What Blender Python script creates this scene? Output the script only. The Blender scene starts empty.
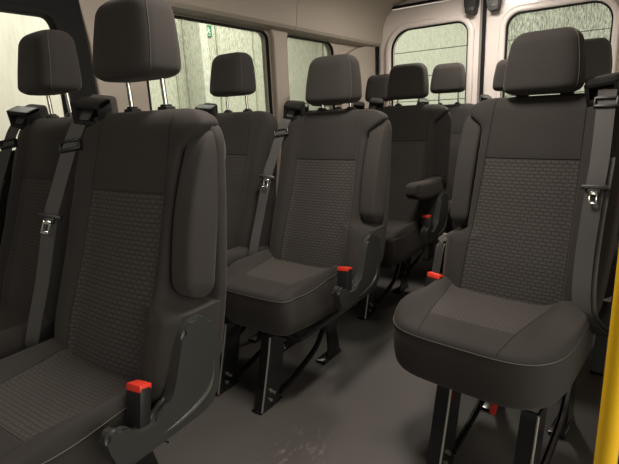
import bpy, bmesh, math, random
from mathutils import Vector, Matrix
random.seed(4)
S = bpy.context.scene
C = S.collection
PI = math.pi

# ------------------------------------------------------------------ materials
def newmat(name):
    m = bpy.data.materials.new(name); m.use_nodes = True
    nt = m.node_tree
    b = nt.nodes['Principled BSDF']
    return m, nt, b
def N(nt, typ, **kw):
    n = nt.nodes.new(typ)
    for k, v in kw.items():
        if k.startswith('i_'):
            key = k[2:]
            n.inputs[int(key) if key.isdigit() else key].default_value = v
        else: setattr(n, k, v)
    return n
def math_(nt, op, a, b=None, c=None, clamp=False):
    n = nt.nodes.new('ShaderNodeMath'); n.operation = op; n.use_clamp = clamp
    for i, v in enumerate((a, b, c)):
        if v is None: continue
        if isinstance(v, (int, float)): n.inputs[i].default_value = v
        else: nt.links.new(v, n.inputs[i])
    return n.outputs[0]
def mixc(nt, fac, a, b):
    n = nt.nodes.new('ShaderNodeMix'); n.data_type = 'RGBA'
    for i, v in ((0, fac), (6, a), (7, b)):
        if isinstance(v, (int, float)): n.inputs[i].default_value = v
        elif isinstance(v, tuple): n.inputs[i].default_value = v
        else: nt.links.new(v, n.inputs[i])
    return n.outputs[2]
def col(r, g, b): return (r, g, b, 1)

def simple(name, c, rough=.5, metal=0., noise=0., nscale=300, bump=0., spec=.5, coat=0.):
    m, nt, b = newmat(name)
    b.inputs['Base Color'].default_value = col(*c)
    b.inputs['Roughness'].default_value = rough
    b.inputs['Metallic'].default_value = metal
    b.inputs['Specular IOR Level'].default_value = spec
    b.inputs['Coat Weight'].default_value = coat
    tc = N(nt, 'ShaderNodeTexCoord')
    t = N(nt, 'ShaderNodeTexNoise'); t.inputs['Scale'].default_value = nscale; t.inputs['Detail'].default_value = 2
    nt.links.new(tc.outputs['Object'], t.inputs['Vector'])
    if noise:
        d = tuple(v*(1-noise) for v in c); l = tuple(min(1, v*(1+noise)) for v in c)
        nt.links.new(mixc(nt, t.outputs[0], col(*d), col(*l)), b.inputs['Base Color'])
    if bump:
        bp = N(nt, 'ShaderNodeBump'); bp.inputs['Strength'].default_value = bump; bp.inputs['Distance'].default_value = .001
        nt.links.new(t.outputs[0], bp.inputs['Height']); nt.links.new(bp.outputs[0], b.inputs['Normal'])
    return m

def fabric(name, base, kind):
    """woven seat fabric; kind: plain / back / cushion (the two insert panels carry a woven brick pattern)"""
    m, nt, b = newmat(name)
    b.inputs['Roughness'].default_value = .85
    b.inputs['Specular IOR Level'].default_value = .25
    b.inputs['Sheen Weight'].default_value = .12
    b.inputs['Sheen Roughness'].default_value = .5
    b.inputs['Sheen Tint'].default_value = col(.8, .72, .66)
    tc = N(nt, 'ShaderNodeTexCoord')
    sep = N(nt, 'ShaderNodeSeparateXYZ'); nt.links.new(tc.outputs['Object'], sep.inputs[0])
    x, y, z = sep.outputs
    nz = N(nt, 'ShaderNodeTexNoise'); nz.inputs['Scale'].default_value = 900; nz.inputs['Detail'].default_value = 1
    nt.links.new(tc.outputs['Object'], nz.inputs['Vector'])
    big = N(nt, 'ShaderNodeTexNoise'); big.inputs['Scale'].default_value = 14
    nt.links.new(tc.outputs['Object'], big.inputs['Vector'])
    c0 = mixc(nt, big.outputs[0], col(*[v*.88 for v in base]), col(*[v*1.12 for v in base]))
    c0 = mixc(nt, nz.outputs[0], c0, mixc(nt, 1., c0, col(*[v*1.25 for v in base])))
    height = math_(nt, 'MULTIPLY', nz.outputs[0], .25)
    if kind != 'plain':
        ax = math_(nt, 'ABSOLUTE', x)
        nrm = N(nt, 'ShaderNodeSeparateXYZ'); nt.links.new(tc.outputs['Normal'], nrm.inputs[0])
        def lt(a, v): return math_(nt, 'LESS_THAN', a, v)
        def gt(a, v): return math_(nt, 'GREATER_THAN', a, v)
        def near(a, v, w):
            return math_(nt, 'SUBTRACT', 1., math_(nt, 'DIVIDE', math_(nt, 'ABSOLUTE', math_(nt, 'SUBTRACT', a, v)), w), clamp=True)
        cmb = N(nt, 'ShaderNodeCombineXYZ')
        if kind == 'back':
            front = lt(nrm.outputs[1], -.3)
            wide = math_(nt, 'ADD', .140, math_(nt, 'MULTIPLY', math_(nt, 'SUBTRACT', .865, z), .03))
            inx = math_(nt, 'LESS_THAN', ax, wide)
            mask = math_(nt, 'MULTIPLY', math_(nt, 'MULTIPLY', inx, lt(z, .865)), front)
            seam = math_(nt, 'MAXIMUM', math_(nt, 'MULTIPLY', near(z, .866, .003), inx), near(math_(nt, 'SUBTRACT', ax, wide), 0, .003))
            seam = math_(nt, 'MULTIPLY', seam, front)
            nt.links.new(x, cmb.inputs[0]); nt.links.new(z, cmb.inputs[1])
            bw, rh, ms = .0210, .0108, .0040
        else:
            up = gt(nrm.outputs[2], .5)
            wide = math_(nt, 'ADD', .15, math_(nt, 'MULTIPLY', math_(nt, 'ADD', y, .30), .15))
            inx = math_(nt, 'LESS_THAN', ax, wide)
            rng = gt(y, -.48)
            mask = math_(nt, 'MULTIPLY', math_(nt, 'MULTIPLY', inx, rng), up)
            seam = math_(nt, 'MAXIMUM', math_(nt, 'MULTIPLY', near(y, -.48, .003), inx),
                         near(math_(nt, 'SUBTRACT', ax, wide), 0, .003))
            seam = math_(nt, 'MULTIPLY', seam, up)
            nt.links.new(x, cmb.inputs[0]); nt.links.new(y, cmb.inputs[1])
            bw, rh, ms = .0165, .0105, .0026
        br = N(nt, 'ShaderNodeTexBrick', offset=.5)
        nt.links.new(cmb.outputs[0], br.inputs['Vector'])
        br.inputs['Scale'].default_value = 1
        br.inputs['Brick Width'].default_value = bw; br.inputs['Row Height'].default_value = rh
        br.inputs['Mortar Size'].default_value = ms; br.inputs['Mortar Smooth'].default_value = 1.
        br.inputs['Color1'].default_value = col(1, 1, 1); br.inputs['Color2'].default_value = col(.9, .9, .9)
        br.inputs['Mortar'].default_value = col(.12, .12, .12)
        hi = tuple(v*2.3 for v in base); lo = tuple(v*.92 for v in base)
        pat = mixc(nt, br.outputs['Color'], col(*lo), col(*hi))
        c0 = mixc(nt, mask, c0, pat)
        c0 = mixc(nt, math_(nt, 'MULTIPLY', seam, .6), c0, col(*[v*.35 for v in base]))
        height = math_(nt, 'ADD', height, math_(nt, 'MULTIPLY', math_(nt, 'SUBTRACT', 1., br.outputs['Fac']), math_(nt, 'MULTIPLY', mask, .45)))
        height = math_(nt, 'SUBTRACT', height, math_(nt, 'MULTIPLY', seam, 3.))
    nt.links.new(c0, b.inputs['Base Color'])
    bp = N(nt, 'ShaderNodeBump'); bp.inputs['Strength'].default_value = .8; bp.inputs['Distance'].default_value = .0012
    nt.links.new(height, bp.inputs['Height']); nt.links.new(bp.outputs[0], b.inputs['Normal'])
    return m

FB = (.0250, .0228, .0210)
M = {}
M['fab'] = fabric('seat_fabric', FB, 'plain')
M['fab_back'] = fabric('seat_fabric_back', FB, 'back')
M['fab_cush'] = fabric('seat_fabric_cushion', tuple(v*1.1 for v in FB), 'cushion')
M['pipe'] = simple('piping_thread', (.085, .078, .07), .7)
M['vinyl'] = simple('armrest_vinyl', (.044, .041, .038), .55, noise=.1, nscale=400, bump=.3)
M['pad'] = fabric('armrest_fabric', tuple(v*1.25 for v in FB), 'plain')
M['cover'] = simple('cover_plastic', (.034, .035, .032), .42, noise=.06, nscale=500, bump=.25)
M['black'] = simple('black_plastic', (.011, .011, .011), .42, noise=.1)
M['gloss'] = simple('black_steel', (.006, .006, .0065), .18, coat=.4)
M['edge'] = simple('bolt_steel_and_glint', (.72, .70, .66), .35, 1.)  # steel of the bolts, also used for the highlight strip on the legs
M['chrome'] = simple('chrome', (.75, .73, .68), .16, 1.)
M['web'] = simple('webbing', (.050, .048, .045), .6, noise=.12, nscale=700, bump=.5)
M['red'] = simple('red_plastic', (.75, .045, .025), .38)
M['beige'] = simple('trim_beige', (.45, .395, .335), .6, noise=.03, nscale=60, bump=.15)
M['head'] = simple('headliner', (.33, .285, .23), .85, noise=.05, nscale=300, bump=.3)
M['white'] = simple('door_paint', (.84, .77, .73), .28, noise=.02, nscale=8, coat=.3)
M['rubber'] = simple('rubber', (.0065, .0065, .0065), .7, spec=.25)
M['yellow'] = simple('yellow_paint', (1., .60, .015), .3, coat=.3)
M['lampw'] = simple('lamp_body', (.6, .6, .58), .5)

def floor_mat():
    m, nt, b = newmat('vinyl_floor')
    tc = N(nt, 'ShaderNodeTexCoord')
    t = N(nt, 'ShaderNodeTexNoise'); t.inputs['Scale'].default_value = 5; t.inputs['Detail'].default_value = 5
    t2 = N(nt, 'ShaderNodeTexNoise'); t2.inputs['Scale'].default_value = 240
    for n in (t, t2): nt.links.new(tc.outputs['Object'], n.inputs['Vector'])
    c = mixc(nt, t.outputs[0], col(.052, .047, .044), col(.076, .069, .064))
    c = mixc(nt, t2.outputs[0], c, mixc(nt, .5, c, col(.10, .09, .083)))
    # chalky dried scuffs
    mp = N(nt, 'ShaderNodeMapping'); mp.inputs['Scale'].default_value = (14, 5, 1)
    nt.links.new(tc.outputs['Object'], mp.inputs[0])
    sc = N(nt, 'ShaderNodeTexNoise'); sc.inputs['Scale'].default_value = 4; sc.inputs['Detail'].default_value = 8; sc.inputs['Roughness'].default_value = .8
    nt.links.new(mp.outputs[0], sc.inputs['Vector'])
    sep = N(nt, 'ShaderNodeSeparateXYZ'); nt.links.new(tc.outputs['Object'], sep.inputs[0])
    dx = math_(nt, 'DIVIDE', math_(nt, 'ADD', sep.outputs[0], .80), .13)
    dy = math_(nt, 'DIVIDE', math_(nt, 'SUBTRACT', sep.outputs[1], .95), .22)
    d = math_(nt, 'SUBTRACT', 1., math_(nt, 'ADD', math_(nt, 'MULTIPLY', dx, dx), math_(nt, 'MULTIPLY', dy, dy)), clamp=True)
    s = math_(nt, 'MULTIPLY', math_(nt, 'MULTIPLY', math_(nt, 'SUBTRACT', sc.outputs[0], .53), 7, clamp=True), d, clamp=True)
    c = mixc(nt, math_(nt, 'MULTIPLY', s, .55), c, col(.33, .30, .28))
    # round damp stain in the aisle
    ex = math_(nt, 'DIVIDE', math_(nt, 'ADD', sep.outputs[0], .60), .06)
    ey = math_(nt, 'DIVIDE', math_(nt, 'SUBTRACT', sep.outputs[1], 1.20), .06)
    e = math_(nt, 'SUBTRACT', 1., math_(nt, 'ADD', math_(nt, 'MULTIPLY', ex, ex), math_(nt, 'MULTIPLY', ey, ey)), clamp=True)
    c = mixc(nt, math_(nt, 'MULTIPLY', e, .5), c, col(.05, .045, .045))
    nt.links.new(c, b.inputs['Base Color'])
    r = math_(nt, 'ADD', .5, math_(nt, 'MULTIPLY', t.outputs[0], .2))
    nt.links.new(r, b.inputs['Roughness'])
    bp = N(nt, 'ShaderNodeBump'); bp.inputs['Strength'].default_value = .3; bp.inputs['Distance'].default_value = .001
    nt.links.new(t2.outputs[0], bp.inputs['Height']); nt.links.new(bp.outputs[0], b.inputs['Normal'])
    return m
M['floor'] = floor_mat()

def glass_mat(name, grime, scale, axis, dark=.0):
    """thin window glass with rain drops and dirty run marks"""
    m = bpy.data.materials.new(name); m.use_nodes = True
    nt = m.node_tree; nt.nodes.clear()
    out = N(nt, 'ShaderNodeOutputMaterial')
    tr = N(nt, 'ShaderNodeBsdfTransparent'); tr.inputs[0].default_value = col(.97, .97, .95) if 'clean' in name else col(.86, .89, .84)
    gl = N(nt, 'ShaderNodeBsdfGlossy'); gl.inputs['Roughness'].default_value = .3; gl.inputs[0].default_value = col(.8, .8, .8)
    df = N(nt, 'ShaderNodeBsdfDiffuse'); df.inputs[0].default_value = col(.10, .10, .08)
    tl = N(nt, 'ShaderNodeBsdfTranslucent'); tl.inputs[0].default_value = col(.95, 1., .88)
    fr = N(nt, 'ShaderNodeFresnel'); fr.inputs[0].default_value = 1.3
    tc = N(nt, 'ShaderNodeTexCoord')
    mp = N(nt, 'ShaderNodeMapping')
    mp.inputs['Scale'].default_value = (scale, scale, scale*.22)
    nt.links.new(tc.outputs['Object'], mp.inputs[0])
    runs = N(nt, 'ShaderNodeTexNoise'); runs.inputs['Scale'].default_value = 1; runs.inputs['Detail'].default_value = 6; runs.inputs['Roughness'].default_value = .75
    nt.links.new(mp.outputs[0], runs.inputs['Vector'])
    vo = N(nt, 'ShaderNodeTexVoronoi'); vo.inputs['Scale'].default_value = scale*2.2
    nt.links.new(tc.outputs['Object'], vo.inputs['Vector'])
    big = N(nt, 'ShaderNodeTexNoise'); big.inputs['Scale'].default_value = 3.5; big.inputs['Detail'].default_value = 3
    nt.links.new(tc.outputs['Object'], big.inputs['Vector'])
    sep = N(nt, 'ShaderNodeSeparateXYZ'); nt.links.new(tc.outputs['Object'], sep.inputs[0])
    up = math_(nt, 'ADD', .25, math_(nt, 'MULTIPLY', math_(nt, 'SUBTRACT', sep.outputs[2], 1.0), 1.3), clamp=True)
    dirt = math_(nt, 'MULTIPLY', math_(nt, 'SUBTRACT', runs.outputs[0], .46), 4.5, clamp=True)
    dirt = math_(nt, 'MULTIPLY', math_(nt, 'MULTIPLY', dirt, up), grime, clamp=True)
    drops = math_(nt, 'MULTIPLY', math_(nt, 'SUBTRACT', .34, vo.outputs['Distance']), 6, clamp=True)
    drops = math_(nt, 'MULTIPLY', math_(nt, 'MULTIPLY', drops, math_(nt, 'MULTIPLY', math_(nt, 'SUBTRACT', big.outputs[0], .42), 4, clamp=True)), up, clamp=True)
    drops = math_(nt, 'MULTIPLY', drops, grime, clamp=True)
    s1 = N(nt, 'ShaderNodeMixShader'); nt.links.new(dirt, s1.inputs[0]); nt.links.new(tr.outputs[0], s1.inputs[1]); nt.links.new(df.outputs[0], s1.inputs[2])
    s2 = N(nt, 'ShaderNodeMixShader'); nt.links.new(drops, s2.inputs[0]); nt.links.new(s1.outputs[0], s2.inputs[1]); nt.links.new(tl.outputs[0], s2.inputs[2])
    s3 = N(nt, 'ShaderNodeMixShader'); nt.links.new(math_(nt, 'MULTIPLY', fr.outputs[0], .3), s3.inputs[0]); nt.links.new(s2.outputs[0], s3.inputs[1]); nt.links.new(gl.outputs[0], s3.inputs[2])
    nt.links.new(s3.outputs[0], out.inputs[0])
    return m
M['glass_clean'] = glass_mat('glass_clean', .1, 30, 'y')
M['glass_side'] = glass_mat('glass_side', .6, 170, 'y')
M['glass_rear'] = glass_mat('glass_rear', .18, 130, 'x')
M['glass_wet'] = glass_mat('glass_wet', .8, 130, 'x')

# ------------------------------------------------------------------ mesh helpers
def link(name, bm, m, parent=None, smooth=True, auto=40):
    me = bpy.data.meshes.new(name); bmesh.ops.recalc_face_normals(bm, faces=bm.faces)
    bm.to_mesh(me); bm.free()
    for mm in (m if isinstance(m, (list, tuple)) else [m]): me.materials.append(mm)
    if smooth:
        for p in me.polygons: p.use_smooth = True
        try: me.set_sharp_from_angle(angle=math.radians(auto))
        except Exception: pass
    o = bpy.data.objects.new(name, me); C.objects.link(o)
    if parent: o.parent = parent
    return o
def ring_loft(bm, rings, cap=True, mat=0):
    vs = [[bm.verts.new(p) for p in r] for r in rings]
    n = len(vs[0])
    for a, b in zip(vs, vs[1:]):
        for i in range(n):
            f = bm.faces.new((a[i], a[(i+1) % n], b[(i+1) % n], b[i])); f.material_index = mat
    if cap:
        for r in (vs[0], vs[-1]):
            try: f = bm.faces.new(r); f.material_index = mat
            except ValueError: pass
    return vs
def box(bm, x0, x1, y0, y1, z0, z1, bev=0., M4=None, seg=2):
    t = bmesh.new()
    bmesh.ops.create_cube(t, size=1)
    for v in t.verts:
        v.co = Vector(((x0+x1)/2+v.co.x*(x1-x0), (y0+y1)/2+v.co.y*(y1-y0), (z0+z1)/2+v.co.z*(z1-z0)))
    if bev: bmesh.ops.bevel(t, geom=t.edges[:], offset=bev, segments=seg, affect='EDGES', profile=.6)
    if M4: t.transform(M4)
    me = bpy.data.meshes.new('t'); t.to_mesh(me); t.free(); bm.from_mesh(me); bpy.data.meshes.remove(me)
def tube(bm, pts, r, n=10, closed=False):
    pts = [Vector(p) for p in pts]; rings = []
    L = len(pts); prev = None
    for i, p in enumerate(pts):
        if closed: d = pts[(i+1) % L]-pts[i-1]
        else: d = pts[min(i+1, L-1)]-pts[max(i-1, 0)]
        d.normalize()
        if prev is None:
            a = Vector((0, 0, 1)) if abs(d.z) < .9 else Vector((1, 0, 0))
            u = d.cross(a).normalized()
        else: u = (prev-d*prev.dot(d)).normalized()
        prev = u; w = d.cross(u)
        rr = r[i] if isinstance(r, (list, tuple)) else r
        rings.append([p+(u*math.cos(k*2*PI/n)+w*math.sin(k*2*PI/n))*rr for k in range(n)])
    if closed:
        rings.append(rings[0]); 
        vs = [[bm.verts.new(q) for q in r_] for r_ in rings[:-1]]
        vs.append(vs[0])
        for a, b in zip(vs, vs[1:]):
            for k in range(n):
                try: bm.faces.new((a[k], a[(k+1) % n], b[(k+1) % n], b[k]))
                except ValueError: pass
    else: ring_loft(bm, rings)
def ribbon(bm, pts, w, th, side=(1, 0, 0)):
    pts = [Vector(p) for p in pts]; rings = []
    for i, p in enumerate(pts):
        d = (pts[min(i+1, len(pts)-1)]-pts[max(i-1, 0)]).normalized()
        s = Vector(side); s = (s-d*s.dot(d)).normalized(); n = d.cross(s)
        h, t = w/2, th/2
        rings.append([p+s*h+n*t, p-s*h+n*t, p-s*h-n*t, p+s*h-n*t])
    ring_loft(bm, rings)
def smooth_path(pts, k=6):
    pts = [Vector(p) for p in pts]; out = []
    for i in range(len(pts)-1):
        p0, p1, p2, p3 = pts[max(i-1, 0)], pts[i], pts[i+1], pts[min(i+2, len(pts)-1)]
        for j in range(k):
            t = j/k
            out.append(.5*((2*p1)+(p2-p0)*t+(2*p0-5*p1+4*p2-p3)*t*t+(3*p1-p0-3*p2+p3)*t**3))
    out.append(pts[-1]); return out
def se(t, n):
    return math.copysign(abs(t)**(2/n), t)
def lerp_tab(tab, z):
    if z <= tab[0][0]: return tab[0][1]
    for (a, va), (b, vb) in zip(tab, tab[1:]):
        if z <= b:
            t = (z-a)/(b-a); return va+(vb-va)*t
    return tab[-1][1]
def sstep(a, b, x):
    t = max(0, min(1, (x-a)/(b-a))); return t*t*(3-2*t)
def prism(bm, outline, x0, x1, bev=.004):
    """outline in (y,z), extruded along x, bevelled"""
    t = bmesh.new()
    a = [t.verts.new((x0, p[0], p[1])) for p in outline]
    b = [t.verts.new((x1, p[0], p[1])) for p in outline]
    n = len(a)
    for i in range(n): t.faces.new((a[i], a[(i+1) % n], b[(i+1) % n], b[i]))
    fa = t.faces.new(a); fb = t.faces.new(b[::-1])
    if bev:
        es = list(set(list(fa.edges)+list(fb.edges)))
        bmesh.ops.bevel(t, geom=es, offset=bev, segments=2, affect='EDGES')
    me = bpy.data.meshes.new('t'); t.to_mesh(me); t.free(); bm.from_mesh(me); bpy.data.meshes.remove(me)

# ------------------------------------------------------------------ the seat, local: faces -y, posts at y=0, floor z=0
YF = [(.34, -.255), (.44, -.235), (.55, -.205), (.70, -.150), (.865, -.100), (1.0, -.062), (1.06, -.045)]
YR = [(.34, -.065), (.39, -.060), (.63, -.015), (.85, .010), (1.0, .022), (1.06, .026)]
ZT = 1.058
def back_rings(wl_fn, wr_fn, yf_fn, yr_fn, z0, z1, n=6, NZ=58, NA=88, bolster=True, rtop=.045, rbot=.03):
    rings = []
    for k in range(NZ+1):
        u = k/NZ
        z = z0+(z1-z0)*(.5-.5*math.cos(u*PI))*1.0
        # rounding at both ends
        s = 0.
        if z > z1-rtop: q = (z-(z1-rtop))/rtop; s = 1-math.sqrt(max(0, 1-q*q))
        if z < z0+rbot: q = ((z0+rbot)-z)/rbot; s = 1-math.sqrt(max(0, 1-q*q))
        yf, yr = yf_fn(z), yr_fn(z)
        ym = (yf+yr)/2; d = (yr-yf)/2*(1-.85*s)
        wl, wr = wl_fn(z)-s*.03, wr_fn(z)-s*.03
        ring = []
        for a in range(NA):
            th = 2*PI*a/NA
            cx = se(math.cos(th), n); sy = se(math.sin(th), n)
            x = cx*(wr if cx > 0 else wl)
            y = ym+sy*d
            if bolster and sy < 0:
                amt = lerp_tab([(.34, .012), (.5, .026), (.8, .024), (1.0, .008), (1.06, 0)], z)
                f = sstep(.125, .18, abs(x))-sstep(.205, .245, abs(x))*.9
                y -= amt*f*min(1, -sy)*(1-s)
                # soft pillow of the middle panels
                y -= .008*(1-min(1, (x/.13)**2))*(1-s)*min(1, -sy)
                if z < .875: y += .003*sstep(.875, .86, z)
            ring.append((x, y, z))
        rings.append(ring)
    return rings
def shoulder(z, w=.245, zt=ZT, r=.075):
    if z < zt-r: return w
    q = (z-(zt-r))/r
    return w-r+r*math.sqrt(max(0, 1-q*q))

def make_seat(label, aisle=0, belt=-1, arm='none', group=None, lift=.085, legs=(-.06, .19), headdx=0., cover=True):
    """aisle=+1/-1: side with the arm rest recess and the plastic side cover; belt: side of the belt guide"""
    root = bpy.data.objects.new('passenger_seat', None); C.objects.link(root)
    root.empty_display_size = .1
    root['label'] = label; root['category'] = 'seat'
    if group: root['group'] = group
    # backrest
    bm = bmesh.new()
    def w_notch(z):
        full = shoulder(z)
        if arm == 'none': return full
        k = sstep(.61, .63, z)*(1-sstep(.955, 1.035, z))
        return full-k*.074
    wl = w_notch if aisle < 0 else shoulder
    wr = w_notch if aisle > 0 else shoulder
    tap = lambda f: (lambda z: f(z)*lerp_tab([(.34, .93), (.5, .975), (.65, 1), (1.06, 1)], z))
    ring_loft(bm, back_rings(tap(wl), tap(wr), lambda z: lerp_tab(YF, z), lambda z: lerp_tab(YR, z), .40, ZT))
    if arm != 'none':
        sh = lambda z: shoulder(z, .243, 1.045)
        ring_loft(bm, back_rings(tap(sh), tap(sh), lambda z: lerp_tab(YR, z)-.055, lambda z: lerp_tab(YR, z)+.006, .44, 1.045, n=4, bolster=False))
    back = link('backrest', bm, M['fab_back'], root, auto=60)
    # headrest
    bm = bmesh.new(); rings = []; NA = 64
    zb = ZT-.012+lift; H = .187; NZ = 26
    for k in range(NZ+1):
        u = k/NZ; uu = .5-.5*math.cos(u*PI)
        z = zb+H*uu
        s = 0
        if uu < .14: q = (.14-uu)/.14; s = 1-math.sqrt(max(0, 1-q*q))
        if uu > .80: q = (uu-.80)/.20; s = 1-math.sqrt(max(0, 1-q*q))
        w = .114-.024*uu**1.8-.007*(1-uu)**4-s*.030; d = (.070-.016*uu)*(1-.62*s)
        yc = -.024+.016*uu
        rings.append([(w*se(math.cos(2*PI*a/NA), 4.3), yc+d*se(math.sin(2*PI*a/NA), 4.2)-(.004*(1-math.cos(2*PI*a/NA)**2) if math.sin(2*PI*a/NA) < 0 else 0), z) for a in range(NA)])
    vs = ring_loft(bm, rings)
    hr = link('headrest', bm, M['fab'], root, auto=80)
    # piping where front panel meets the sides
    for sgn in (1, -1):
        bm = bmesh.new()
        best = []
        for r in rings[2:-1]:
            zmin = min(r, key=lambda p: abs(p[0]-sgn*max(abs(q[0]) for q in r)*.955)+(0 if p[1] < -.02 else 1))
            best.append((zmin[0]*1.004, zmin[1]-.0006, zmin[2]))
        tube(bm, best, .0009, 5)
        link('piping', bm, M['pipe'], hr)
    for sx in (-1, 1):
        bm = bmesh.new(); tube(bm, [(sx*.066, .0, ZT-.03), (sx*.066, -.006, zb+.03)], .0062, 12)
        link('headrest_post', bm, M['chrome'], hr)
        bm = bmesh.new(); box(bm, sx*.066-.018, sx*.066+.018, -.016, .014, ZT-.006, ZT+.008, .005)
        box(bm, sx*.066-.010, sx*.066+.010, -.012, .010, ZT+.004, ZT+.013, .003)
        link('post_collar', bm, M['black'], root)
    # cushion
    bm = bmesh.new(); rings = []; NA = 96
    cx0, cy0, hw, hd = 0, -.315, .250, .265
    def topz(x, y):
        z = .457
        z += .024*(sstep(.135, .185, abs(x))-sstep(.205, .245, abs(x))*.6)*sstep(-.56, -.40, y)
        z -= .008*sstep(-.44, -.20, y)*sstep(.20, .12, abs(x))
        z -= .020*sstep(-.44, -.58, y)
        z -= .004*sstep(.15, .10, abs(x))*sstep(-.49, -.47, y)
        return z
    prof = [(.278, .80), (.280, .90), (.285, .95), (.296, .975), (.325, .992), (.37, 1.0), (.418, 1.0)]
    def ringat(sc, zf):
        r = []
        for a in range(NA):
            th = 2*PI*a/NA
            x = hw*sc*se(math.cos(th), 4.3); y = cy0+hd*sc*se(math.sin(th), 3.2 if math.sin(th) < 0 else 8)
            if aisle and x*aisle > 0: x *= 1-(.30*sstep(-.62, -.50, y) if aisle > 0 else .15*sstep(-.47, -.36, y))
            r.append((x, y, zf(x, y)))
        return r
    rise = lambda y: .020*sstep(-.48, -.22, y)
    for z, sc in prof: rings.append(ringat(sc, lambda x, y, z=z: z+(rise(y) if z > .3 else 0)*sstep(.3, .418, z)))
    pr = rings[-1]
    for sc, mixv in ((.995, .28), (.982, .60), (.962, .82), (.93, .95), (.88, 1), (.82, 1), (.76, 1), (.69, 1), (.6, 1), (.5, 1), (.38, 1), (.24, 1), (.1, 1)):
        rings.append(ringat(sc, lambda x, y, m=mixv: (.418+rise(y))*(1-m)+topz(x, y)*m))
    ring_loft(bm, rings)
    cu = link('seat_cushion', bm, M['fab_cush'], root, auto=80)
    bm = bmesh.new(); tube(bm, [(p[0]*1.001, cy0+(p[1]-cy0)*1.001, p[2]+.001) for p in pr], .0014, 5, closed=True)
    link('piping', bm, M['pipe'], cu)
    # base pan under the cushion
    bm = bmesh.new(); box(bm, -.17, .12, -.48, -.06, .25, .29, .01); link('seat_pan', bm, M['gloss'], root)
    # pressed steel legs: a front and a rear leg on each side, joined by a brace
    for lx in legs:
        bm = bmesh.new()
        prism(bm, [(-.53, .275), (-.445, .275), (-.49, .075), (-.505, .0), (-.605, .0), (-.598, .03)], lx+.037, lx+.043, .001)
        box(bm, lx-.003, lx+.040, -.611, -.485, 0, .006, .002)
        prism(bm, [(-.53, .275), (-.523, .275), (-.594, .0), (-.601, .0)], lx, lx+.042, .002)
        o = link('leg', bm, M['gloss'], root)
        bm = bmesh.new(); tube(bm, [(lx+.043, -.533, .274), (lx+.043, -.546, .215), (lx+.043, -.583, .08), (lx+.043, -.604, .008)], .0034, 6)
        link('leg_glint', bm, M['edge'], o)  # bright strip stands in for the highlight on the leg's glossy bevel
        bm = bmesh.new()
        for (by, bz) in ((-.550, .07), (-.535, .055), (-.555, .035)): tube(bm, [(lx+.040, by, bz), (lx+.049, by, bz)], .006, 8)
        link('bolt', bm, M['edge'], o)
        bm = bmesh.new()
        prism(bm, [(-.20, .275), (-.08, .275), (-.10, .12), (-.07, .0), (-.19, .0), (-.165, .06), (-.17, .14)], lx+.037, lx+.043, .001)
        box(bm, lx-.003, lx+.045, -.20, -.065, 0, .012, .003)
        link('leg', bm, M['gloss'], root)
        bm = bmesh.new(); tube(bm, smooth_path([(lx+.04, -.50, .035), (lx+.04, -.38, .06), (lx+.04, -.25, .11), (lx+.04, -.18, .19)]), .011, 8)
        link('leg_brace', bm, M['gloss'], root)
    # side cover + buckle
    s = aisle if aisle else 1
    if aisle and cover:
        ctrl = [(-0.110, 0.600), (-0.085, 0.582), (-0.069, 0.555), (-0.064, 0.525), (-0.070, 0.450), (-0.081, 0.395), (-0.100, .374), (-0.150, 0.364), (-0.25, .364), (-0.345, 0.366), (-0.362, 0.385), (-0.374, 0.425), (-0.374, 0.450), (-0.362, 0.459), (-0.345, 0.450), (-0.319, 0.424), (-0.275, 0.416), (-0.238, 0.425), (-0.212, .455), (-0.196, 0.494), (-0.170, 0.565), (-0.152, 0.590), (-0.132, 0.602)]
        out = [(p.x, p.y) for p in smooth_path([(a, b, 0) for a, b in ctrl+ctrl[:1]], 3)[:-1]]
        if cover == 'short': out = [p for p in out if p[0] > -.23]
        bm = bmesh.new(); a, b_ = sorted((s*.232, s*.262)); prism(bm, out, a, b_, .008)
        sc = link('side_cover', bm, M['cover'], root, auto=50)
        if cover != 'short':
            bm = bmesh.new(); tube(bm, [(s*.260, p.x, p.y) for p in smooth_path([(-.085, .49, 0), (-.092, .445, 0), (-.112, .412, 0), (-.155, .392, 0), (-.215, .382, 0), (-.26, .382, 0)])], [.001+.006*math.sin(PI*q/30) for q in range(31)], 8)
            link('cover_ridge', bm, M['cover'], sc)
    # buckle stalk and buckle next to the hinge
    bx, by = (s*.222, -.272) if aisle else (s*.19, -.33)
    rot = Matrix.Translation((bx, by, .455 if aisle else .43)) @ Matrix.Rotation(math.radians(-14), 4, 'X') @ Matrix.Rotation(s*math.radians(-6), 4, 'Y')
    bm = bmesh.new(); box(bm, -.024, .024, -.014, .014, -.055, .038, .005, rot)
    ribbon(bm, [rot @ Vector((0, 0, -.03)), (bx, by+.02, .37), (bx, by+.05, .33)], .03, .004)
    bk = link('buckle', bm, M['black'], root)
    bm = bmesh.new(); box(bm, -.023, .023, -.0155, .0155, .028, .044, .004, rot)
    link('buckle_button', bm, M['red'], bk)
    # arm rest
    if arm != 'none':
        bm = bmesh.new(); rings = []; NZ, NA2 = 30, 40
        L = .388
        for k in range(NZ+1):
            u = .5-.5*math.cos(PI*k/NZ); t = u*L
            q = 0
            if u < .10: e = (.10-u)/.10; q = 1-math.sqrt(max(0, 1-e*e))
            if u > .86: e = (u-.86)/.14; q = 1-math.sqrt(max(0, 1-e*e))
            w = .033*(1-.45*q); d = (.043-.006*u+.006*math.sin(u*PI))*(1-.8*q)
            bow = .014*math.sin(u*PI)
            rings.append([(w*se(math.cos(2*PI*a/NA2), 6), -bow+d*se(math.sin(2*PI*a/NA2), 6), t) for a in range(NA2)])
        ring_loft(bm, rings)
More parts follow.
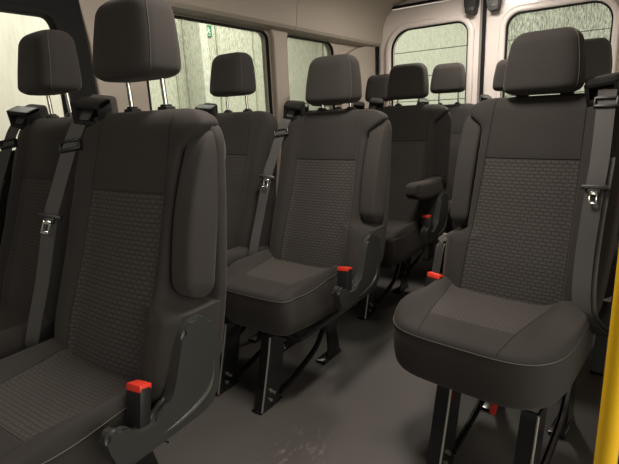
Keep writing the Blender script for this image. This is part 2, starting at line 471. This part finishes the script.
        if arm == 'up':
            T = Matrix.Translation((s*.208, -.106, .630)) @ Matrix.Rotation(math.radians(-15.5), 4, 'X')
        else:
            T = Matrix.Translation((s*.210, -.075, .640)) @ Matrix.Rotation(math.radians(88), 4, 'X')
        bm.transform(T)
        am = link('armrest', bm, M['pad'], root, auto=70)
        bm = bmesh.new()
        if arm == 'up':
            pts = [T @ Vector((s*.027, .032-.014*math.sin(u*PI), u*L)) for u in [.12+.76*i/20 for i in range(21)]]
            tube(bm, pts, .0012, 5); link('piping', bm, M['pipe'], am)
        else:
            tube(bm, [(s*.19, -.105, .665), (s*.25, -.105, .665)], .022, 16); link('hinge', bm, M['black'], am)
    # belt: guide, webbing, tongue
    g = belt
    G = Matrix.Translation((g*.200 if g < 0 else .168, -.012, ZT+.012)) @ Matrix.Rotation(math.radians(28 if g < 0 else 0), 4, 'Z') @ Matrix.Rotation(g*math.radians(-8), 4, 'Y') @ Matrix.Rotation(math.radians(18), 4, 'X')
    bm = bmesh.new(); box(bm, -.036, .036, -.012, .050, -.040, .028, .014, G, 3)
    bg = link('belt_guide', bm, M['fab'], root, auto=60)
    bm = bmesh.new()
    for args in ((-.042, .042, -.060, -.002, .020, .034), (-.042, -.030, -.060, -.002, -.026, .034), (.030, .042, -.060, -.002, -.026, .034), (-.042, .042, -.060, -.036, -.030, -.014), (-.034, .034, -.020, .0, -.03, .024)):
        box(bm, *args, .004, G)
    link('guide_frame', bm, M['black'], bg)
    if abs(g) and aisle * belt < 0 or not aisle:
        if belt < 0: path = [(-.200, -.040, 1.075), (-.207, -.072, 1.03), (-.220, -.095, .98), (-.243, -.140, .86), (-.254, -.165, .79), (-.277, -.205, .62), (-.284, -.245, .50), (-.288, -.255, .44), (-.286, -.20, .38)]
        else: path = [(.180, -.040, 1.075), (.186, -.080, 1.055), (.188, -.092, 1.030), (.196, -.148, .88), (.196, -.178, .795), (.196, -.225, .62), (.205, -.262, .50), (.222, -.262, .44), (.262, -.20, .38)]
    side = (1, .65 if g < 0 else 0, 0)
    ZR = Matrix.Rotation(math.radians(32 if g < 0 else 0), 4, 'Z')
    bm = bmesh.new(); P = smooth_path(path); ribbon(bm, P, .046 if g > 0 else .037, .0016, side)
    back_p = [p+Vector((g*.012, .010, 0)) for p in P[18:]]; ribbon(bm, back_p, .046 if g > 0 else .037, .0016, side)
    link('belt_webbing', bm, M['web'], root, auto=30)
    # slider below the guide
    def at(i): return path[i]
    p = Vector(path[2]); R_ = Matrix.Translation(p) @ ZR @ Matrix.Rotation(-g*math.radians(-9 if g < 0 else 0), 4, 'Y') @ Matrix.Rotation(math.radians(-22), 4, 'X')
    bm = bmesh.new(); box(bm, -.029, .029, -.008, .007, .006, .013, .003, R_); box(bm, -.029, .029, -.008, .007, -.018, -.010, .003, R_)
    box(bm, -.030, -.024, -.008, .007, -.018, .013, .003, R_); box(bm, .024, .030, -.008, .007, -.018, .013, .003, R_)
    link('belt_slider', bm, M['black'], root)
    p = Vector(path[4]); R_ = Matrix.Translation(p+Vector((0, -.003, 0))) @ ZR @ Matrix.Rotation(math.radians(12 if g < 0 else -2), 4, 'Y') @ Matrix.Rotation(math.radians(-18), 4, 'X')
    bm = bmesh.new()
    box(bm, -.033, .033, -.008, .007, .000, .013, .004, R_); box(bm, -.016, .016, -.007, .004, -.012, .004, .003, R_)
    tg = link('belt_tongue', bm, M['black'], root)
    bm = bmesh.new()
    for args in ((-.011, -.006, -.010, -.007, -.040, -.006), (.006, .011, -.010, -.007, -.040, -.006), (-.011, .011, -.010, -.007, -.042, -.034), (-.011, .011, -.010, -.007, -.016, -.006)):
        box(bm, *args, .001, R_)
    link('tongue_plate', bm, M['chrome'], tg)
    return root

def place(r, x, y): r.location = (x, y, 0); return r
def dup(root, label, x, y, dz=None):
    r = root.copy(); C.objects.link(r); r['label'] = label; r.location = (x, y, 0)
    for ch in list(root.children):
        c = ch.copy(); C.objects.link(c); c.parent = r
        if dz and ch.name.startswith('headrest'): c.location.z = dz
        for gch in ch.children:
            d = gch.copy(); C.objects.link(d); d.parent = c
    return r
GRP = 'passenger seats of the minibus'
R1a = place(make_seat('nearest black fabric seat on the left, headrest cut by the top edge of the photo', 1, -1, 'up', GRP, .085, (-.10, -.32)), -1.045, .775)
R1w = place(make_seat('black fabric seat by the bright front window at the left edge of the photo', 0, -1, 'none', GRP, .085, (-.10, .16)), -1.590, .835)
R2a = dup(R1a, 'black fabric aisle seat in the middle of the photo, its black steel legs in view', -1.050, 1.68)
for ch in R2a.children:
    if ch.name.startswith('headrest'): ch.location.z = -.047
R2w = dup(R1w, 'black fabric seat with raised headrest in front of the dirty side window', -1.605, 1.685)
R3a = place(make_seat('black fabric aisle seat with its armrest folded down, in the third row on the left', 1, -1, 'down', GRP, .045, (-.01, -.30)), -1.120, 2.56)
R3w = dup(R1w, 'black fabric window seat of the third row, almost hidden behind the middle left seat', -1.645, 2.55, -.05)
R4b = dup(R1w, 'black fabric back row seat with raised headrest in front of the left rear door window', -1.125, 3.22)
R4a = dup(R1w, 'black fabric back row corner seat, headrest peeking out left behind the seat with lowered armrest', -1.62, 3.22, -.03)
R4c = dup(R1w, 'black fabric back row seat behind the single right seat, left edge of its headrest showing', -.725, 3.22, -.01)
RS = place(make_seat('single black fabric seat standing alone at the right beside the yellow pole', -1, 1, 'up', GRP, .016, (-.075, .155), cover='short'), -.286, 1.70)
bm = bmesh.new(); ribbon(bm, smooth_path([(.065, -.30, .27), (.035, -.36, .20), (.026, -.38, .15), (.022, -.38, .125)]), .018, .002)
link('release_strap', bm, M['red'], RS)
for o in RS.children:
    if o.name.startswith('seat_cushion'): o.location.x = -.020
    if o.name.startswith('leg'): o.location.x = -.012
    if o.name.startswith(('buckle', 'side_cover')): o.location.x = -.012; o.location.z = -.004
R3R = place(make_seat('black fabric seat behind the single right seat, headrest showing over its right shoulder', -1, 1, 'up', GRP, .045, (-.055, .185)), -.275, 2.57)
RS.rotation_euler.z = math.radians(-5.5)
R1a.rotation_euler.z = math.radians(2)
R2a.scale.z = .985
for o in R1a.children:
    if o.name.startswith(('side_cover', 'buckle')): o.location.x = -.008; o.location.y = -.018
for o in R2a.children:
    if o.name.startswith('seat_cushion'): o.scale.y = .95; o.location.z = .008; o.location.x = -.036; o.scale.x = .95
    if o.name.startswith(('side_cover', 'buckle')): o.location.x = -.02; o.location.y = -.03
    if o.name.startswith('leg'): o.location.x = .060 if o.bound_box[0][1] < -.4 else .01
R3R.rotation_euler.z = 0
for o in R3R.children:
    if o.name.startswith('headrest'): o.location.z = .025
R4b.scale.x = .90; R4c.scale.x = .80; R4a.scale.x = .92
for q, o in [(q, o) for q, R_ in ((1.1, R4b), (1.2, R4c), (1.07, R4a)) for o in R_.children]:
    if o.name.startswith('headrest'): o.scale.x = q
R1w.rotation_euler.z = R2w.rotation_euler.z = math.radians(-2.5)
R2a.scale.z = .985
for o in R1a.children:
    if o.name.startswith(('side_cover', 'buckle')): o.location.x = -.008; o.location.y = -.018
for o in R2a.children:
    if o.name.startswith('seat_cushion'): o.scale.y = .95; o.location.z = .008
    if o.name.startswith('leg'): o.location.x = .085

# ------------------------------------------------------------------ the van body
def struct(o, kind='structure'): o['kind'] = kind; return o
def rrect(x0, x1, z0, z1, r, seg=8):
    rs = r if isinstance(r, (tuple, list)) else (r,)*4   # bl, br, tr, tl
    P = []
    for (cx, cz, a0), rr in zip(((x0, z0, PI), (x1, z0, 1.5*PI), (x1, z1, 0), (x0, z1, .5*PI)), rs):
        ox = cx+rr if cx == x0 else cx-rr; oz = cz+rr if cz == z0 else cz-rr
        for k in range(seg+1):
            a = a0+k/seg*PI/2; P.append((ox+rr*math.cos(a), oz+rr*math.sin(a)))
    return P
def sheet(name, loops, th, mat, plane, pos, bevel=0., parent=None):
    """flat panel with holes; loops in (u,v); plane 'x': u=y,v=z at x=pos ; 'y': u=x,v=z at y=pos"""
    cu = bpy.data.curves.new(name, 'CURVE'); cu.dimensions = '2D'; cu.fill_mode = 'BOTH'
    cu.extrude = max(th/2-bevel, 0.0001); cu.bevel_depth = bevel; cu.bevel_resolution = 3; cu.offset = -bevel
    for lp in loops:
        sp = cu.splines.new('POLY'); sp.points.add(len(lp)-1)
        for p, q in zip(sp.points, lp): p.co = (q[0], q[1], 0, 1)
        sp.use_cyclic_u = True
    o = bpy.data.objects.new(name+'_t', cu); C.objects.link(o)
    dg = bpy.context.evaluated_depsgraph_get()
    me = bpy.data.meshes.new_from_object(o.evaluated_get(dg)); bpy.data.objects.remove(o); bpy.data.curves.remove(cu)
    if plane == 'x': T = Matrix(((0, 0, 1, pos), (1, 0, 0, 0), (0, 1, 0, 0), (0, 0, 0, 1)))
    else: T = Matrix(((1, 0, 0, 0), (0, 0, -1, pos), (0, 1, 0, 0), (0, 0, 0, 1)))
    me.transform(T); me.name = name
    me.materials.clear(); me.materials.append(mat)
    for p in me.polygons: p.use_smooth = True
    try: me.set_sharp_from_angle(angle=math.radians(35))
    except Exception: pass
    ob = bpy.data.objects.new(name, me); C.objects.link(ob)
    if parent: ob.parent = parent
    return ob

XL, XR, YB, ZC = -1.90, .16, 3.62, 1.86
# floor
bm = bmesh.new(); box(bm, XL-.03, XR+.03, -1.6, YB+.05, -.05, 0); struct(link('floor', bm, M['floor'], smooth=False))
W1 = rrect(.25, 1.035, .93, 1.45, .06)
W2 = rrect(1.42, 2.30, .93, 1.515, (.05, .04, .05, .05))
W3 = rrect(2.475, 3.02, .93, 1.515, (.04, .05, .07, .04))
struct(sheet('wall_left', [[(-1.6, 0), (YB+.02, 0), (YB+.02, 1.9), (-1.6, 1.9)], W1, W2, W3], .05, M['beige'], 'x', XL-.03))
# black front section around window 1, with rubber frame
def grow(lp, d):
    cx = sum(p[0] for p in lp)/len(lp); cz = sum(p[1] for p in lp)/len(lp)
    out = []
    n = len(lp)
    for i in range(n):
        a, b = Vector(lp[i-1]), Vector(lp[(i+1) % n]); t = (b-a).normalized()
        out.append((lp[i][0]+t.y*d, lp[i][1]-t.x*d))
    return out
struct(sheet('trim_1', [[(-1.6, .5), (1.16, .5), (1.16, .9), (1.15, 1.1), (1.14, 1.35), (1.13, 1.5), (1.11, 1.64), (-1.6, 1.64)], grow(W1, -.0)], .03, M['rubber'], 'x', XL+.008, .006))
for i, (w, c) in enumerate(((W1, .022), (W2, .006), (W3, .006))):
    wf = struct(sheet('window_%d' % (i+1), [grow(w, .004), grow(w, -c)], .05 if i == 0 else .02, M['rubber'], 'x', XL+.012 if i == 0 else XL-.01, .003))
    gl = sheet('pane', [grow(w, .006)], .004, M['glass_clean'] if i == 0 else M['glass_side'], 'x', XL-.035, 0, wf)
# pillar trims: between the panes
struct(sheet('trim_2', [[(2.325, .3), (2.452, .3), (2.452, 1.48), (2.475, 1.545), (2.30, 1.545), (2.325, 1.48)]], .03, M['beige'], 'x', XL+.008, .008))
struct(sheet('trim_3', [[(1.19, .3), (1.40, .3), (1.395, 1.45), (1.41, 1.545), (1.12, 1.545), (1.15, 1.35)]], .03, M['beige'], 'x', XL+.008, .008))
arc = [(3.05+.53*(1-math.cos(t)), 1.30+.235*math.sin(t)) for t in [i/10*PI/2 for i in range(11)]]
struct(sheet('trim_4', [[(3.05, .3), (YB-.03, .3), (YB-.03, 1.535)]+arc[::-1]], .05, M['beige'], 'x', XL+.012, .008))
# roof lining and curved cant rails, in two lengths with a seam between them
prof_ = [(XL+.0, 1.525), (XL+.04, 1.530), (XL+.065, 1.538), (XL+.078, 1.555), (XL+.083, 1.60), (XL+.092, 1.68), (XL+.12, 1.75), (XL+.20, 1.815), (XL+.32, 1.845), (XL+.40, 1.85)]
def rail(name, y0, y1, mir=False):
    bm = bmesh.new()
    P = [(XL+XR-x if mir else x, z) for x, z in prof_]
    top = [(P[-1][0], 1.93), (P[0][0]+(0.04 if mir else -.04), 1.93), (P[0][0]+(0.04 if mir else -.04), P[0][1])]
    prof = P+top
    prism_pts = prof
    ring_loft(bm, [[(x, y, z) for x, z in prof] for y in (y0, y1)])
    return struct(link(name, bm, M['beige'], auto=30))
rail('trim_5', 1.115, 2.478); rail('trim_6', 2.482, YB); rail('trim_7', -1.6, 1.111)
rail('trim_8', -1.6, YB, True)
bm = bmesh.new(); n = 16; x0, x1 = XL+.395, XR-.395
low = [(x0+(x1-x0)*i/n, 1.849+.03*math.sin(PI*i/n)) for i in range(n+1)]
P = low+[(x1, 1.93), (x0, 1.93)]
ring_loft(bm, [[(x, y, z) for x, z in P] for y in (-1.6, YB+.05)]); struct(link('ceiling', bm, M['head'], auto=30))
# rear door frame and doors
struct(sheet('wall_rear', [[(XL, 0), (XR, 0), (XR, 1.93), (XL, 1.93)], rrect(XL+.05, XR-.05, .02, 1.80, (.02, .02, .12, .12), 10)], .06, M['white'], 'y', YB+.03))
op = rrect(XL+.05, XR-.05, .02, 1.80, (.02, .02, .12, .12), 10)
struct(sheet('trim_9', [grow(op, .010), grow(op, -.006)], .03, M['rubber'], 'y', YB-.012, .004))
XG = -1.030
D1 = rrect(-1.735, -1.135, .90, 1.635, (.08, .08, .09, .15), 8)
D2 = rrect(-.875, -.255, .90, 1.635, (.08, .08, .12, .09), 8)
def door(i, x0, x1, w, corner):
    d = struct(sheet('door_%d' % i, [rrect(x0, x1, .03, 1.79, corner, 10), w], .06, M['white'], 'y', YB+.035, .012))
    sheet('window_rim', [grow(w, .045), grow(w, .002)], .05, M['white'], 'y', YB+.0, .014, d)
    sheet('window_seal', [grow(w, .004), grow(w, -.008)], .02, M['rubber'], 'y', YB+.005, .002, d)
    return d
d1 = door(1, XL+.055, XG-.006, D1, (.01, .01, .01, .11)); d2 = door(2, XG+.010, XR-.055, D2, (.01, .01, .11, .01))
for i, (d, w, g) in enumerate(((d1, D1, 'glass_rear'), (d2, D2, 'glass_wet'))):
    wo = struct(sheet('window_%d' % (i+4), [grow(w, .008)], .004, M[g], 'y', YB+.045))
# overlap seals in the gap
bm = bmesh.new(); box(bm, XG-.012, XG+.016, YB+.0, YB+.07, .03, 1.79, .003); struct(link('trim_10', bm, M['rubber']))
bm = bmesh.new(); box(bm, XG-.026, XG-.009, YB-.008, YB+.03, .03, 1.79, .004)
struct(link('trim_11', bm, simple('grey_seal', (.23, .21, .19), .6)))
# door latches hanging over the split
for x, lb in ((-1.105, 'black plastic latch block at the top of the left rear door'), (-.955, 'black plastic latch block at the top of the right rear door')):
    bm = bmesh.new()
    T = Matrix.Translation((x, YB-.045, 1.665))
    t = bmesh.new()
    ring_loft(bm, [[(x+sx*w, YB-.045+sy*.045, z) for sx, sy in ((-1, -1), (1, -1), (1, 1), (-1, 1))] for z, w in ((1.665, .026), (1.672, .032), (1.70, .034), (1.715, .040), (1.80, .044))])
    bmesh.ops.bevel(bm, geom=bm.edges[:], offset=.003, segments=2, affect='EDGES')
    o = link('door_latch', bm, M['black']); o['label'] = lb; o['category'] = 'door latch'; t.free()
    bm = bmesh.new(); box(bm, x-.024, x+.024, YB-.094, YB-.088, 1.68, 1.70, .002); link('latch_lip', bm, M['cover'], o)
# right wall beyond the sliding door opening
WR = rrect(1.9, 3.2, .93, 1.515, .06)
struct(sheet('wall_right', [[(1.25, 0), (YB+.02, 0), (YB+.02, 1.9), (1.25, 1.9)], WR], .05, M['beige'], 'x', XR+.03))
wf = struct(sheet('window_6', [grow(WR, .004), grow(WR, -.008)], .02, M['rubber'], 'x', XR+.01, .003))
sheet('pane', [grow(WR, .006)], .004, M['glass_side'], 'x', XR+.035, 0, wf)
# yellow grab pole in the sliding door entrance
bm = bmesh.new(); PB, PT = POLE = ((-.028, .86, 0), (-.028, .86, 1.84))
PP = [(-.003, .868, .0), (-.003, .868, .25), (-.003, .868, .6), (-.005, .870, .95), (-.012, .872, 1.4), (-.012, .872, 1.845)]
tube(bm, smooth_path(PP), .0175, 20)
o = link('grab_pole', bm, M['yellow']); o['label'] = 'yellow grab pole at the right edge beside the entrance'; o['category'] = 'grab pole'

# ------------------------------------------------------------------ the garage outside
M['gwall'] = simple('garage_wall_paint', (.58, .565, .48), .9, noise=.05, nscale=2)
M['gwall2'] = simple('garage_panel', (.62, .605, .54), .8, noise=.04, nscale=3)
M['gfloor'] = simple('garage_concrete', (.22, .22, .20), .7, noise=.15, nscale=4)
bm = bmesh.new(); box(bm, -6.1, 6, -4, 9, -.62, -.6); struct(link('ground', bm, M['gfloor'], smooth=False))
bm = bmesh.new(); box(bm, -6.2, -6.0, -4, 9, -.6, 4.5)
struct(link('wall_garage_left', bm, M['gwall'], smooth=False))
bm = bmesh.new(); box(bm, -6.1, 6, 8.9, 9.1, -.6, 4.5); struct(link('wall_garage_rear', bm, M['gwall'], smooth=False))
# sectional door on the garage's rear wall
root = bpy.data.objects.new('garage_door', None); C.objects.link(root); root.location = (-2.8, 8.88, -.6)
root['label'] = 'pale sectional garage door seen through the rear windows'; root['category'] = 'garage door'
for k in range(8):
    bm = bmesh.new(); box(bm, -3.0, 3.0, -.06, 0, k*.45, k*.45+.438, .006); link('door_section', bm, M['gwall2'], root, smooth=False)
bm = bmesh.new(); box(bm, -3.06, 3.06, -.012, .01, 0, 3.62); link('door_backing', bm, simple('door_joint', (.12, .12, .10), .8), root, smooth=False)
# things on the left garage wall
bm = bmesh.new(); box(bm, -5.98, -5.60, 5.2, 5.35, -.6, 2.6, .01)
o = link('pillar', bm, M['gwall2']); o['label'] = 'pale square pillar outside against the garage wall'; o['category'] = 'pillar'; 
bm = bmesh.new()
for y in (3.2, 4.1, 5.0, 5.9, 6.8, 7.7):
    box(bm, -6.0, -5.975, y, y+.03, -.6, 4.4)
struct(link('trim_garage', bm, simple('wall_joint', (.45, .46, .37), .8), smooth=False))

# ------------------------------------------------------------------ camera
def look(vx=654, vy=99.4, s=-.045, f=470.):
    r1 = Vector((vx-309.5, 232-vy, f)); r2 = r1+Vector((-100, 100*s, 0))
    Y = r1.normalized(); U = r1.cross(r2).normalized()
    if U.y < 0: U = -U
    X = Y.cross(U)
    if X.x < 0: X = -X
    return X, Y, U
X, Y, U = look()
cam = bpy.data.cameras.new('camera'); co = bpy.data.objects.new('camera', cam); C.objects.link(co)
right = Vector((X.x, Y.x, U.x)); upv = Vector((X.y, Y.y, U.y)); fw = Vector((X.z, Y.z, U.z))
Rm = Matrix((right, upv, -fw)).transposed().to_4x4()
CH = 1.03
co.matrix_world = Matrix.Translation((0, 0, CH)) @ Rm
cam.sensor_width = 36; cam.lens = 470./619*36; cam.clip_start = .02
S.camera = co
def pix(px, py, axis, val):
    r = right*(px-309.5)+upv*(232-py)+fw*470
    t = (val-(0, 0, CH)[axis])/r[axis]
    return Vector((0, 0, CH))+r*t

# exit sign on the garage wall: green with white running figure pictogram and arrow
def sign():
    c = pix(208, 31, 0, -5.995)
    root = bpy.data.objects.new('exit_sign', None); C.objects.link(root); root.location = c
    root.scale = (.46, .46, .46)
    root['label'] = 'small green emergency exit sign outside, seen through the dirty side window'; root['category'] = 'exit sign'
    bm = bmesh.new(); box(bm, 0, .04, -.14, .14, -.19, .19, .006)
    link('sign_board', bm, simple('sign_green', (.02, .22, .10), .5), root)
    wm = simple('sign_white', (.85, .9, .8), .5)
    bm = bmesh.new()
    box(bm, .04, .044, -.045, -.005, .07, .115, .0)
    prism(bm, [(-.07, .06), (.03, .06), (.05, .0), (.02, -.01), (.0, .03), (-.01, .03), (.03, -.05), (.08, -.05), (.08, -.08), (.01, -.08), (-.03, -.02), (-.07, -.09), (-.10, -.07), (-.05, .0), (-.03, .03), (-.07, .02)], .04, .044, 0)
    box(bm, .04, .044, -.07, .07, -.155, -.13, .0)
    link('pictogram', bm, wm, root, smooth=False)
sign()

# ------------------------------------------------------------------ light
def area(name, loc, rot, sx, sy, power, c):
    l = bpy.data.lights.new(name, 'AREA'); l.shape = 'RECTANGLE'; l.size = sx; l.size_y = sy; l.energy = power; l.color = c
    o = bpy.data.objects.new(name, l); C.objects.link(o); o.location = loc; o.rotation_euler = rot; return o
WARM = (1., .90, .80)
area('cabin_lamp', (-.62, 1.15, 1.80), (0, 0, 0), .2, .4, 17, WARM)
area('cabin_lamp_rear', (-.95, 2.95, 1.84), (0, 0, 0), .2, .3, 14, WARM)
area('added_fill_front', (-.75, -.75, 1.84), (math.radians(25), 0, 0), .2, .3, 7, WARM)  # added fill from the front, brightens the pole and the seat fronts
area('garage_tubes_door_side', (2.4, .2, 1.5), (0, math.radians(86), 0), 2.2, 3, 74, (1., .93, .82))
area('garage_tubes_left', (-4.2, 4.2, 4.0), (0, math.radians(15), 0), 1.2, 6, 270, (1., .98, .90))
area('garage_tubes_rear', (-1.0, 6.6, 4.2), (math.radians(-15), 0, 0), 7, 1.5, 280, (1., .98, .90))
w = bpy.data.worlds.new('world'); S.world = w; w.use_nodes = True
bg = w.node_tree.nodes['Background']; bg.inputs[0].default_value = col(.88, .90, .78); bg.inputs[1].default_value = .15

S.view_settings.view_transform = 'Standard'; S.view_settings.look = 'None'
S.view_settings.exposure = .1; S.view_settings.gamma = 1; S.view_settings.use_curve_mapping = False
